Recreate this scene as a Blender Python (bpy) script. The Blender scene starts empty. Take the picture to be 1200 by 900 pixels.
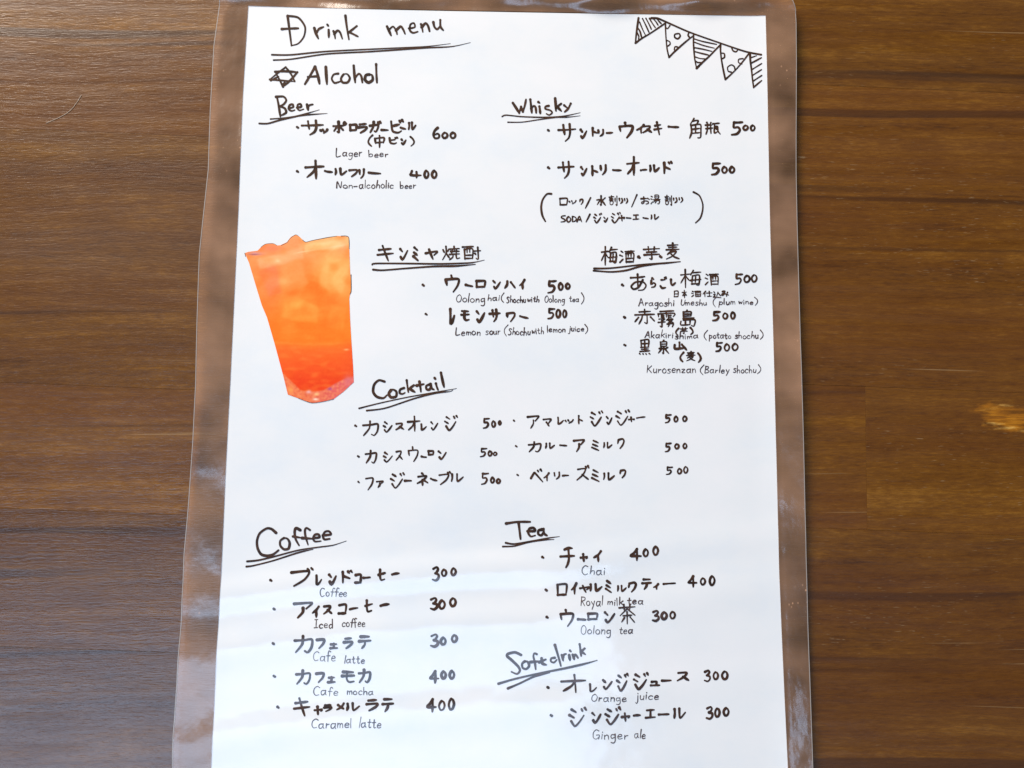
import bpy, bmesh, math, random
from mathutils import Vector, Euler, noise
R = math.radians
S = bpy.context.scene
COL = S.collection

# ---------------------------------------------------------------- camera, world, lamps, exposure
cam = bpy.data.objects.new('camera', bpy.data.cameras.new('camera'))
COL.objects.link(cam); S.camera = cam
CP = Vector((-0.004081952867704983, -0.052131432712310036, 0.35773557908108167))
CR = Euler((0.1324690141927415, -0.020184734271402507, 0.008018302896765231), 'XYZ')
cam.location = CP; cam.rotation_euler = CR
cam.data.sensor_width = 36; cam.data.lens = 36 * 1100 / 1200
cam.data.clip_start = .01; cam.data.clip_end = 50
M3 = CR.to_matrix()

PLANE = [0.0]      # height of the surface being laid out: table top 0, sheet a little above it
def at(px, py, z=None):
    """photo pixel (1200 x 900) -> point of the table/sheet plane"""
    d = M3 @ Vector(((px - 600) / 1100, -(py - 450) / 1100, -1))
    if z is None: z = PLANE[0]
    t = (z - CP.z) / d.z
    p = CP + d * t
    return p.x, p.y

w = bpy.data.worlds.new('World'); S.world = w; w.use_nodes = True
bg = w.node_tree.nodes['Background']
bg.inputs[0].default_value = (1.0, .82, .64, 1); bg.inputs[1].default_value = .09

def area(name, loc, target, sx, sy, power, col):
    l = bpy.data.lights.new(name, 'AREA'); l.shape = 'RECTANGLE'; l.size = sx; l.size_y = sy
    l.energy = power; l.color = col
    o = bpy.data.objects.new(name, l); COL.objects.link(o); o.location = loc
    o.rotation_euler = (Vector(target) - Vector(loc)).to_track_quat('-Z', 'Y').to_euler()
    return o
# big soft window behind the top left of the table; blue-sky window low on the viewer's left
area('window_light', (-.85, 1.45, .95), (0, .05, 0), 1.3, .8, 61, (1.0, .92, .82))
area('sky_window_light', (-.62, -.72, 2.0), (-.62, -.72, 0), 1.9, .80, 33, (.48, .69, 1.0))
S.view_settings.view_transform = 'Standard'; S.view_settings.look = 'None'
S.view_settings.exposure = 0; S.view_settings.gamma = 1
S.render.engine = 'CYCLES'
S.cycles.max_bounces = 8; S.cycles.transparent_max_bounces = 12

# ---------------------------------------------------------------- node helpers
def mat(name):
    m = bpy.data.materials.new(name); m.use_nodes = True
    nt = m.node_tree; b = nt.nodes['Principled BSDF']
    return m, nt, b
class NT:
    def __init__(s, nt): s.nt = nt
    def n(s, t, **k):
        x = s.nt.nodes.new(t)
        for a, v in k.items(): setattr(x, a, v)
        return x
    def put(s, sock, v):
        if isinstance(v, bpy.types.NodeSocket): s.nt.links.new(v, sock)
        else: sock.default_value = v
    def noise(s, vec, scale, detail=4, rough=.55, dist=0):
        x = s.n('ShaderNodeTexNoise'); s.put(x.inputs['Vector'], vec)
        x.inputs['Scale'].default_value = scale; x.inputs['Detail'].default_value = detail
        x.inputs['Roughness'].default_value = rough; x.inputs['Distortion'].default_value = dist
        return x.outputs['Fac']
    def map(s, vec, sc=(1, 1, 1), loc=(0, 0, 0), rot=(0, 0, 0)):
        x = s.n('ShaderNodeMapping'); s.put(x.inputs['Vector'], vec)
        s.put(x.inputs['Scale'], sc); s.put(x.inputs['Location'], loc); s.put(x.inputs['Rotation'], rot)
        return x.outputs[0]
    def math(s, op, a, b=0.0, clamp=False):
        x = s.n('ShaderNodeMath', operation=op, use_clamp=clamp); s.put(x.inputs[0], a); s.put(x.inputs[1], b)
        return x.outputs[0]
    def ramp(s, f, stops, interp='LINEAR'):
        x = s.n('ShaderNodeValToRGB'); x.color_ramp.interpolation = interp
        e = x.color_ramp.elements
        while len(e) < len(stops): e.new(.5)
        for i, (p, c) in enumerate(stops):
            e[i].position = p; e[i].color = (c, c, c, 1) if isinstance(c, (int, float)) else (*c, 1)
        s.put(x.inputs[0], f); return x.outputs[0]
    def mix(s, f, a, b, mode='MIX'):
        x = s.n('ShaderNodeMix', data_type='RGBA', blend_type=mode)
        s.put(x.inputs[0], f)
        s.put(x.inputs[6], a if isinstance(a, bpy.types.NodeSocket) else (*a, 1))
        s.put(x.inputs[7], b if isinstance(b, bpy.types.NodeSocket) else (*b, 1))
        return x.outputs[2]
    def bump(s, h, strength, dist, normal=None):
        x = s.n('ShaderNodeBump'); s.put(x.inputs['Height'], h)
        x.inputs['Strength'].default_value = strength; x.inputs['Distance'].default_value = dist
        if normal: s.put(x.inputs['Normal'], normal)
        return x.outputs[0]

# ---------------------------------------------------------------- materials
TABLE_ANGLE = R(-1.6)
def make_wood():
    m, nt, b = mat('stained_wood'); g = NT(nt)
    co = g.n('ShaderNodeTexCoord').outputs['Object']
    oi = g.n('ShaderNodeObjectInfo').outputs['Random']
    off = g.n('ShaderNodeCombineXYZ')
    g.put(off.inputs[0], g.math('MULTIPLY', oi, 37.0)); g.put(off.inputs[1], g.math('MULTIPLY', oi, 11.0)); g.put(off.inputs[2], g.math('MULTIPLY', oi, 5.0))
    va = g.n('ShaderNodeVectorMath', operation='ADD'); g.put(va.inputs[0], co); g.put(va.inputs[1], off.outputs[0])
    v = va.outputs[0]
    # slow bend of the fibres
    bend = g.noise(g.map(v, (3, 9, 1)), 1, 2)
    cb = g.n('ShaderNodeCombineXYZ'); g.put(cb.inputs[1], g.math('MULTIPLY', g.math('SUBTRACT', bend, .5), .022))
    vb = g.n('ShaderNodeVectorMath', operation='ADD'); g.put(vb.inputs[0], v); g.put(vb.inputs[1], cb.outputs[0])
    v = vb.outputs[0]
    bands = g.noise(g.map(v, (2.2, 75, 1)), 1, 3, .55)
    streak = g.noise(g.map(v, (16, 300, 1)), 1, 4, .65)
    fibre = g.noise(g.map(v, (210, 1300, 1)), 1, 3, .7)
    mottle = g.noise(g.map(v, (40, 90, 1)), 1, 5, .7)
    f = g.math('ADD', g.math('MULTIPLY', bands, .24), g.math('ADD', g.math('MULTIPLY', streak, .26), g.math('ADD', g.math('MULTIPLY', fibre, .30), g.math('MULTIPLY', mottle, .22))))
    c = g.ramp(f, [(.37, (.066, .021, .0015)), (.46, (.128, .045, .0026)), (.54, (.170, .064, .0036)), (.65, (.29, .125, .012))])
    # late-wood lines: thin darker, slightly wavy
    lines = g.noise(g.map(v, (1.6, 120, 1), (3, 7, 0)), 1, 2, .5)
    ln = g.ramp(lines, [(.33, 1.0), (.385, 0.0), (.39, 0.0), (.5, 0.0)])
    c = g.mix(g.math('MULTIPLY', ln, .72), c, (.045, .015, .003))
    red = g.ramp(g.noise(g.map(v, (4, 46, 1), (2, 5, 0)), 1, 3, .6), [(.42, 0.0), (.62, 1.0)])
    c = g.mix(g.math('MULTIPLY', red, .35), c, (.115, .034, .005))
    # open pores holding pale filler: short fine dashes
    por = g.noise(g.map(v, (240, 1900, 1), (1, 2, 3)), 1, 2, .5)
    pm = g.noise(g.map(v, (8, 40, 1), (5, 1, 3)), 1, 2, .5)
    pp = g.math('MULTIPLY', g.ramp(por, [(.66, 0.0), (.75, 1.0)]), g.ramp(pm, [(.45, .1), (.62, 1.0)]))
    c = g.mix(g.math('MULTIPLY', pp, .42), c, (.42, .30, .17))
    long_ = g.noise(g.map(v, (7, 620, 1), (9, 2, 3)), 1, 1, .5)
    lp = g.ramp(long_, [(.745, 0.0), (.78, 1.0)])
    c = g.mix(g.math('MULTIPLY', lp, .5), c, (.38, .25, .12))
    # board to board tone
    c = g.mix(1.0, c, g.n('ShaderNodeObjectInfo').outputs['Color'], 'MULTIPLY')
    # stain rubbed off in one spot by the right edge of the view
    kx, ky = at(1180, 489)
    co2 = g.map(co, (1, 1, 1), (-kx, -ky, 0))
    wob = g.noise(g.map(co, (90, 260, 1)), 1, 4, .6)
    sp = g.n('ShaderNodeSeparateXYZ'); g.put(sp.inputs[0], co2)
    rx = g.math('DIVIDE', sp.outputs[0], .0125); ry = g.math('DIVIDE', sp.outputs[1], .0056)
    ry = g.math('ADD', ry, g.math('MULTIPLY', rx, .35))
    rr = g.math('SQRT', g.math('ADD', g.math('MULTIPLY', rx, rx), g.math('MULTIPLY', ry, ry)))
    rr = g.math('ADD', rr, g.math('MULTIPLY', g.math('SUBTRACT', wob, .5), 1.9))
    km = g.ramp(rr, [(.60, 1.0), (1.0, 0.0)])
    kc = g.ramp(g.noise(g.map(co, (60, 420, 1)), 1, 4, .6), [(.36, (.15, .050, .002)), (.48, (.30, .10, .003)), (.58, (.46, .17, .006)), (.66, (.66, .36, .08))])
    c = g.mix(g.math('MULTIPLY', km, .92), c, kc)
    g.put(b.inputs['Base Color'], c)
    rough = g.ramp(g.noise(g.map(v, (10, 300, 1)), 1, 3), [(.35, .45), (.65, .6)])
    g.put(b.inputs['Roughness'], rough)
    b.inputs['Specular IOR Level'].default_value = .25
    b.inputs['Coat Weight'].default_value = .75
    g.put(b.inputs['Coat Roughness'], g.ramp(g.noise(g.map(v, (30, 420, 1)), 1, 3), [(.35, .15), (.65, .28)]))
    b.inputs['Anisotropic'].default_value = .3
    h = g.math('ADD', g.math('MULTIPLY', fibre, .5), g.math('ADD', g.math('MULTIPLY', streak, .5), g.math('MULTIPLY', por, .35)))
    g.put(b.inputs['Normal'], g.bump(h, .6, .0004)); g.put(b.inputs['Coat Normal'], g.bump(h, .45, .0003))
    return m
WOOD = make_wood()

def make_paper():
    m, nt, b = mat('laminated_paper'); g = NT(nt)
    co = g.n('ShaderNodeTexCoord').outputs['Object']
    n1 = g.noise(g.map(co, (17, 24, 1)), 1, 5, .65)
    c = g.ramp(n1, [(.33, (.765, .785, .80)), (.5, (.815, .81, .80)), (.68, (.85, .825, .81))])
    # few faint specks trapped under the film
    vo = g.n('ShaderNodeTexVoronoi'); g.put(vo.inputs['Vector'], g.map(co, (42, 42, 1))); vo.inputs['Scale'].default_value = 1
    wn = g.math('GREATER_THAN', g.noise(g.map(co, (23, 23, 1), (4, 4, 4)), 1, 1), .63)
    d = g.ramp(vo.outputs['Distance'], [(.012, 1.0), (.022, 0.0)])
    c = g.mix(g.math('MULTIPLY', g.math('MULTIPLY', d, wn), .35), c, (.3, .28, .3))
    g.put(b.inputs['Base Color'], c)
    b.inputs['Roughness'].default_value = .75
    b.inputs['Specular IOR Level'].default_value = .2
    b.inputs['Coat Weight'].default_value = 1.0
    b.inputs['Coat Roughness'].default_value = .125; b.inputs['Coat IOR'].default_value = 1.45
    fb = g.noise(g.map(co, (30, 30, 1)), 1, 3, .5)
    g.put(b.inputs['Coat Normal'], g.bump(fb, .4, .0014))
    return m
PAPER = make_paper()

def make_ink(name, c0, c1):
    m, nt, b = mat(name); g = NT(nt)
    co = g.n('ShaderNodeTexCoord').outputs['Object']
    c = g.ramp(g.noise(g.map(co, (260, 260, 1)), 1, 3, .6), [(.35, c0), (.7, c1)])
    g.put(b.inputs['Base Color'], c)
    b.inputs['Roughness'].default_value = .6; b.inputs['Specular IOR Level'].default_value = .2
    b.inputs['Coat Weight'].default_value = 1.0; b.inputs['Coat Roughness'].default_value = .125; b.inputs['Coat IOR'].default_value = 1.45
    fb = g.noise(g.map(co, (30, 30, 1)), 1, 3, .5)
    g.put(b.inputs['Coat Normal'], g.bump(fb, .4, .0014))
    return m
INK = make_ink('brown_marker_ink', (.022, .008, .003), (.075, .028, .011))
PEN = make_ink('fine_pen_ink', (.05, .03, .028), (.10, .06, .055))

def make_film():
    m, nt, b = mat('laminating_film'); g = NT(nt)
    nt.nodes.remove(b); out = nt.nodes['Material Output']
    co = g.n('ShaderNodeTexCoord').outputs['Object']
    big = g.noise(g.map(co, (26, 20, 1)), 1, 2, .4, .6)
    sm = g.noise(g.map(co, (110, 70, 1)), 1, 3, .5)
    hh = g.math('ADD', g.math('MULTIPLY', big, .8), g.math('MULTIPLY', sm, .12))
    nrm = g.bump(hh, .8, .006)
    tr = g.n('ShaderNodeBsdfTransparent'); tr.inputs[0].default_value = (.97, .955, .945, 1)
    milk = g.n('ShaderNodeBsdfDiffuse'); milk.inputs[0].default_value = (.90, .50, .30, 1)  # film's slight milkiness; its warm pinkish tint paints in reflections of the room
    gl = g.n('ShaderNodeBsdfGlossy'); gl.inputs['Roughness'].default_value = .22; gl.inputs['Color'].default_value = (1, 1, 1, 1)
    g.put(gl.inputs['Normal'], nrm)
    hz = g.noise(g.map(co, (30, 34, 1), (2, 2, 2)), 1, 3, .5)
    fr = g.n('ShaderNodeFresnel'); fr.inputs[0].default_value = 1.5; g.put(fr.inputs['Normal'], nrm)
    vo = g.n('ShaderNodeTexVoronoi'); g.put(vo.inputs['Vector'], g.map(co, (420, 300, 1))); vo.inputs['Scale'].default_value = 1
    gate = g.ramp(g.noise(g.map(co, (46, 30, 1), (8, 1, 1)), 1, 2), [(.56, 0.0), (.66, 1.0)])
    spk = g.math('MULTIPLY', g.ramp(vo.outputs['Distance'], [(.07, .35), (.16, 0.0)]), gate)
    m1 = g.n('ShaderNodeMixShader'); g.put(m1.inputs[0], g.math('ADD', spk, g.ramp(hz, [(.30, .07), (.46, .18), (.60, .27), (.72, .38)]), True)); g.put(m1.inputs[1], tr.outputs[0]); g.put(m1.inputs[2], milk.outputs[0])
    m2 = g.n('ShaderNodeMixShader'); g.put(m2.inputs[0], g.math('MULTIPLY', fr.outputs[0], 1.1, True)); g.put(m2.inputs[1], m1.outputs[0]); g.put(m2.inputs[2], gl.outputs[0])
    g.put(out.inputs[0], m2.outputs[0])
    return m
FILM = make_film()
def simple(name, c, rough=.5):
    m, nt, b = mat(name); g = NT(nt)
    co = g.n('ShaderNodeTexCoord').outputs['Object']
    g.put(b.inputs['Base Color'], g.mix(g.noise(g.map(co, (400, 400, 400)), 1, 2), tuple(x * .8 for x in c), c))
    b.inputs['Roughness'].default_value = rough
    return m

# ---------------------------------------------------------------- object helpers
def link(name, me, m, parent=None, label=None, cat=None, group=None, kind=None):
    o = bpy.data.objects.new(name, me); COL.objects.link(o)
    if m: me.materials.append(m)
    if parent: o.parent = parent
    for k, v in (('label', label), ('category', cat), ('group', group), ('kind', kind)):
        if v: o[k] = v
    return o
def mesh(name, v, f, smooth=False):
    me = bpy.data.meshes.new(name); me.from_pydata(v, [], f)
    if smooth: me.polygons.foreach_set('use_smooth', [True] * len(me.polygons))
    me.update(); return me
def empty(name, loc, label, cat):
    o = bpy.data.objects.new(name, None); COL.objects.link(o); o.location = loc
    o['label'] = label; o['category'] = cat; o.empty_display_size = .05
    return o

# ---------------------------------------------------------------- table: edge-glued boards
table = empty('wooden_table', (0, 0, 0), 'dark brown stained wooden table top of glued boards under the laminated menu', 'table')
ca, sa = math.cos(TABLE_ANGLE), math.sin(TABLE_ANGLE)
def to_t(x, y): return x * ca + y * sa, -x * sa + y * ca
def from_t(u, v): return u * ca - v * sa, u * sa + v * ca
def rowv(*ys): return [to_t(*at(100, py))[1] for py in ys]
MID = to_t(*at(590, 450))[0]
random.seed(4)
def board(u0, u1, v0, v1, tint=1.0):
    bm = bmesh.new(); g = .00002; z = random.uniform(-.00003, .00003)
    u0 += g; u1 -= g; v0 += g * .8; v1 -= g * .8
    r = bmesh.ops.create_cube(bm, size=1)
    for vt in bm.verts:
        u = u0 + (u1 - u0) * (vt.co.x + .5); v = v0 + (v1 - v0) * (vt.co.y + .5)
        x, y = from_t(u, v); vt.co = (x, y, z if vt.co.z > 0 else -.026)
    top = [e for e in bm.edges if all(v.co.z > -.01 for v in e.verts)]
    bmesh.ops.bevel(bm, geom=top, offset=.00007, segments=1, affect='EDGES')
    me = bpy.data.meshes.new('board'); bm.to_mesh(me); bm.free()
    o = link('board', me, WOOD, table); o.color = (tint * 1.04, tint * .98, tint * .9, 1)
def run(u0, u1, ys, tints, joints={}):
    vs = rowv(*ys)
    for i in range(len(vs) - 1):
        us = [u0] + joints.get(i, []) + [u1]
        for k_, (a, b_) in enumerate(zip(us, us[1:])): board(a, b_, vs[i + 1], vs[i], tints[i] * .89 * (1 - .02 * k_))
run(-.42, MID, (-260, -70, 154, 452, 599, 761, 1060), (1, .98, .84, .97, .74, .66))
run(MID, .42, (-260, -70, 62, 418, 588, 940, 1060), (1, .88, 1.0, 1.02, .92, .95), {3: [to_t(*at(1015, 520))[0]]})

# ---------------------------------------------------------------- the laminated sheet: a gently rippled surface
PLANE[0] = .0015
def smooth(a, b, x):
    t = max(0, min(1, (x - a) / (b - a))); return t * t * (3 - 2 * t)
Y = lambda py: at(430, py)[1]
# (centre, half width, slope, 1 = fades towards the right edge)
PX = .00031
SL = [(Y(666), 12 * PX, -.10), (Y(695), 9 * PX, .07), (Y(728), 15 * PX, -.105), (Y(762), 16 * PX, .065), (Y(800), 16 * PX, .01), (Y(832), 14 * PX, -.075), (Y(866), 16 * PX, .05), (Y(628), 20 * PX, .010), (Y(590), 20 * PX, -.010)]
_tab = []; _a = 0.0; _y = -.20
while _y < .20:
    _tab.append(_a); _a += sum(m_ * math.exp(-((_y - c_) / s_) ** 2) for c_, s_, m_ in SL) * .0005; _y += .0005
def rip(y):
    k = (y + .20) / .0005; i = max(0, min(len(_tab) - 2, int(k))); f_ = k - i
    return _tab[i] + (_tab[i + 1] - _tab[i]) * max(0, min(1, f_)) - _tab[-1]
def height(x, y):
    fade = 1 - .75 * smooth(-.02, .09, x)
    yy = y - .11 * (x + .05) + .0012 * math.sin(x * 42 + 1) + .0012 * noise.noise(Vector((x * 22, y * 5, 3)))
    h = .0014 + fade * rip(yy)
    h += .00045 * noise.noise(Vector((x * 12, y * 16, 1.3))) + .00010 * noise.noise(Vector((x * 34, y * 60, 7)))
    h += .0006 * (1 + math.sin(y * 23 + .6)) * .5
    h += smooth(.147, .153, y) * (.0016 + .0042 * noise.noise(Vector((x * 38, y * 90, 4))) + .0006 * noise.noise(Vector((x * 110, y * 150, 5))))
    e = max(0, abs(x) - .094)
    h += e * e * (1.5 if x < 0 else 3.2) * (1 + .6 * math.sin(y * 38 + (2 if x > 0 else 0)))
    return max(.0003, h)

menu = empty('laminated_menu', (0, 0, 0), 'white handwritten drink menu sealed in a clear laminate sleeve lying flat on the brown table', 'menu')
W2, H2 = .105, .1485
PL = [(291, 7), (285, 110), (280, 240), (275, 345), (270, 450), (264, 560), (259, 675), (253, 790), (247.6, 909)]
PR = [(897, 18.5), (899, 110), (901, 225), (904, 340), (907, 450), (910, 560), (913, 675), (918, 790), (923.3, 910)]
def lerp_edge(E, t):
    k = t * (len(E) - 1); i = min(int(k), len(E) - 2); f = k - i
    return E[i][0] + (E[i + 1][0] - E[i][0]) * f, E[i][1] + (E[i + 1][1] - E[i][1]) * f
PLm = [at(*p) for p in PL]; PRm = [at(*p) for p in PR]
def paper_pt(s, t):
    a = lerp_edge(PLm, t); b = lerp_edge(PRm, t)
    x = a[0] + (b[0] - a[0]) * s; y = a[1] + (b[1] - a[1]) * s
    y += .0009 * (1 - t) * (s * (1 - s)) * 4 * -.6
    return x, y
NX, NY = 150, 300
v = []; f = []
for j in range(NY + 1):
    for i in range(NX + 1):
        x, y = paper_pt(i / NX, j / NY); v.append((x, y, height(x, y)))
for j in range(NY):
    for i in range(NX):
        k = j * (NX + 1) + i; f.append((k, k + NX + 1, k + NX + 2, k + 1))
paper = link('paper', mesh('paper', v, f, True), PAPER, menu)

# clear rim: outer outline traced, with a rounded corner; inner outline just over the paper's edge
OUT_L = [(262, -22), (258, 4), (251, 55), (247, 130), (245, 200), (240, 250), (235, 300), (232, 380), (230, 450), (226, 520), (221, 590), (216, 650), (214, 720), (209, 800), (205, 860), (203, 935)]
OUT_R = [(919, 0), (926, 6), (930, 15), (931, 30), (931.5, 80), (932, 200), (934, 300), (936, 400), (938.5, 480), (941, 560), (943.5, 640), (946.5, 740), (949, 820), (951, 900), (951.5, 935)]
OUT_T = [(268, -24), (280, -29), (380, -28), (520, -26), (650, -23), (780, -19), (860, -13), (895, -8), (908, -4.5)]
OUT_B = [(948, 944), (800, 946), (600, 945), (400, 944), (210, 943)]
loop = OUT_T + OUT_R + OUT_B + OUT_L[::-1]
def dense(pts, step=4.0, closed=True):
    o = []; n = len(pts)
    for i in range(n if closed else n - 1):
        a, b = pts[i], pts[(i + 1) % n]; L = math.hypot(b[0] - a[0], b[1] - a[1]); k = max(1, int(L / step))
        for q in range(k): o.append((a[0] + (b[0] - a[0]) * q / k, a[1] + (b[1] - a[1]) * q / k))
    return o
outer = [at(*p) for p in dense(loop)]
inner_loop = PL[::-1] + PR
il = [at(*p) for p in inner_loop]
def nearest(poly, p):
    best = None
    for i in range(len(poly)):
        a = poly[i]; b = poly[(i + 1) % len(poly)]
        dx, dy = b[0] - a[0], b[1] - a[1]; L2 = dx * dx + dy * dy
        t = max(0, min(1, ((p[0] - a[0]) * dx + (p[1] - a[1]) * dy) / L2)) if L2 else 0
        q = (a[0] + dx * t, a[1] + dy * t); d = (q[0] - p[0]) ** 2 + (q[1] - p[1]) ** 2
        if best is None or d < best[0]: best = (d, q)
    return best[1]
def rim_h(x, y, t):
    # sealed film hugs the paper's edge, then follows the wavy sheet
    return height(x, y) + .00012 - .00010 * math.exp(-((t - .88) / .05) ** 2)
K = 14; v = []; f = []; n = len(outer)
for p in outer:
    q = nearest(il, p)
    cx, cy = (q[0] * .9985, q[1] * .9985)
    for k in range(K + 1):
        t = k / K; x = p[0] + (cx - p[0]) * t; y = p[1] + (cy - p[1]) * t
        v.append((x, y, max(.0003, rim_h(x, y, t))))
for i in range(n):
    for k in range(K):
        a = i * (K + 1) + k; b = ((i + 1) % n) * (K + 1) + k; f.append((a, a + 1, b + 1, b))
film = link('clear_film_border', mesh('clear_film_border', v, f, True), FILM, menu)
# bright cut edge of the pouch
v = []; f = []
for p in outer:
    z = max(.0003, rim_h(p[0], p[1], 0))
    q = nearest(il, p); dx, dy = q[0] - p[0], q[1] - p[1]; L = math.hypot(dx, dy) or 1
    v += [(p[0], p[1], z + .0001), (p[0], p[1], z - .0001), (p[0] + dx / L * .00028, p[1] + dy / L * .00028, z + .0001)]
for i in range(n):
    a = 3 * i; b = 3 * ((i + 1) % n); f += [(a, b, b + 1, a + 1), (a, a + 2, b + 2, b)]
EDGE = simple('film_cut_edge', (.42, .36, .32), .3)
link('film_edge', mesh('film_edge', v, f), EDGE, menu)

# ---------------------------------------------------------------- handwriting engine
random.seed(11)
ZC = [0]
def catmull(pts, closed=False):
    if len(pts) < 3: 
        (x0, y0), (x1, y1) = pts[0], pts[-1]
        k = 5; return [(x0 + (x1 - x0) * i / k, y0 + (y1 - y0) * i / k) for i in range(k + 1)]
    P = [pts[0]] + pts + [pts[-1]]
    if closed: P = [pts[-2]] + pts + [pts[1]]
    o = []
    for i in range(1, len(P) - 2):
        p0, p1, p2, p3 = P[i - 1:i + 3]
        # corner-aware tension
        L = math.hypot(p2[0] - p1[0], p2[1] - p1[1]); k = max(3, min(14, int(L / 1.1)))
        for q in range(k):
            t = q / k; t2 = t * t; t3 = t2 * t; T = .42
            o.append(tuple((2 * t3 - 3 * t2 + 1) * p1[c] + (t3 - 2 * t2 + t) * T * (p2[c] - p0[c]) + (-2 * t3 + 3 * t2) * p2[c] + (t3 - t2) * T * (p3[c] - p1[c]) for c in (0, 1)))
    o.append(tuple(P[-2])); return o
class Ink:
    def __init__(s): s.v = []; s.f = []
    def stroke(s, pts, wd, taper=.35, z0=.00007):
        """pts in photo pixels, wd = stroke width in photo pixels"""
        pts = [(x + random.uniform(-.12, .12), y + random.uniform(-.12, .12)) for x, y in pts]
        closed = len(pts) > 3 and math.hypot(pts[0][0] - pts[-1][0], pts[0][1] - pts[-1][1]) < 1.0
        c = catmull(pts, closed); n = len(c)
        ZC[0] += 1; zb = z0 + (ZC[0] % 90) * 1.5e-7
        ph = random.uniform(0, 6); a1 = random.uniform(.84, 1.14)
        ws = []
        for i in range(n):
            t = i / max(1, n - 1)
            k = 1.0 + .13 * math.sin(ph + t * 5) + (.14 if t < .15 else 0) * (1 - t / .15)
            k *= 1 - taper * smooth(.72, 1, t)
            ws.append(wd * 1.13 * k * a1 / 2)
        base = len(s.v); pts3 = []
        for i in range(n):
            a = c[max(0, i - 1)]; b = c[min(n - 1, i + 1)]; dx, dy = b[0] - a[0], b[1] - a[1]; L = math.hypot(dx, dy) or 1
            nx, ny = -dy / L, dx / L; rr = ws[i]
            pts3 += [(c[i][0] + nx * rr, c[i][1] + ny * rr), (c[i][0] - nx * rr, c[i][1] - ny * rr)]
        for j, (px, py) in enumerate(pts3):
            x, y = at(px, py); s.v.append((x, y, height(x, y) + zb + j * 1e-9))
        for i in range(n - 1):
            a = base + 2 * i; s.f.append((a, a + 1, a + 3, a + 2))
        for i, sgn in ((0, -1), (n - 1, 1)):     # round ends
            a = c[max(0, i - 1)]; b = c[min(n - 1, i + 1)]
            ang = math.atan2(b[1] - a[1], b[0] - a[0]) + (0 if sgn > 0 else math.pi)
            l = base + 2 * i; prev = l if sgn < 0 else l + 1; last = l + 1 if sgn < 0 else l
            ids = [l, l + 1]; m_ = 5; ring = []
            for q in range(1, m_):
                th = ang - math.pi / 2 + math.pi * q / m_
                x, y = at(c[i][0] + math.cos(th) * ws[i], c[i][1] + math.sin(th) * ws[i])
                s.v.append((x, y, height(x, y) + zb)); ring.append(len(s.v) - 1)
            s.f.append(tuple([prev] + ring + [last]) if sgn > 0 else tuple([prev] + ring + [last]))
    def build(s, name, m=None, label=None):
        me = mesh(name, s.v, s.f)
        bm = bmesh.new(); bm.from_mesh(me)
        for fc in bm.faces:
            fc.normal_update()
            if fc.normal.z < 0: fc.normal_flip()
        bm.to_mesh(me); bm.free()
        return link(name, me, m or INK, paper, label)

CROP = dict(A=(310, 0, 4.8), B=(300, 100, 6.923), C=(420, 130, 9), D=(585, 105, 7.5), E=(740, 125, 7.5), F=(625, 215, 5.714),
            G=(435, 280, 7.5), H=(565, 310, 8.571), I=(690, 280, 5.714), J=(690, 355, 5.714), K=(410, 430, 6), L=(595, 475, 5.4545),
            M=(285, 600, 8.571), N=(310, 655, 5.106), O=(310, 735, 5.106), P=(580, 605, 5.714), Q=(625, 670, 5.4545),
            R=(580, 745, 8.571), T=(635, 775, 5.217), U=(735, 15, 7.2727))
def parse(s): return [[tuple(float(q) for q in p.split(',')) for p in st.split()] for st in s.split('|')]
def trace(ink, crop, s, wd, taper=.3):
    x0, y0, k = CROP[crop]
    for st in parse(s): ink.stroke([(x0 + x / k, y0 + y / k) for x, y in st], wd, taper)

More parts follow.
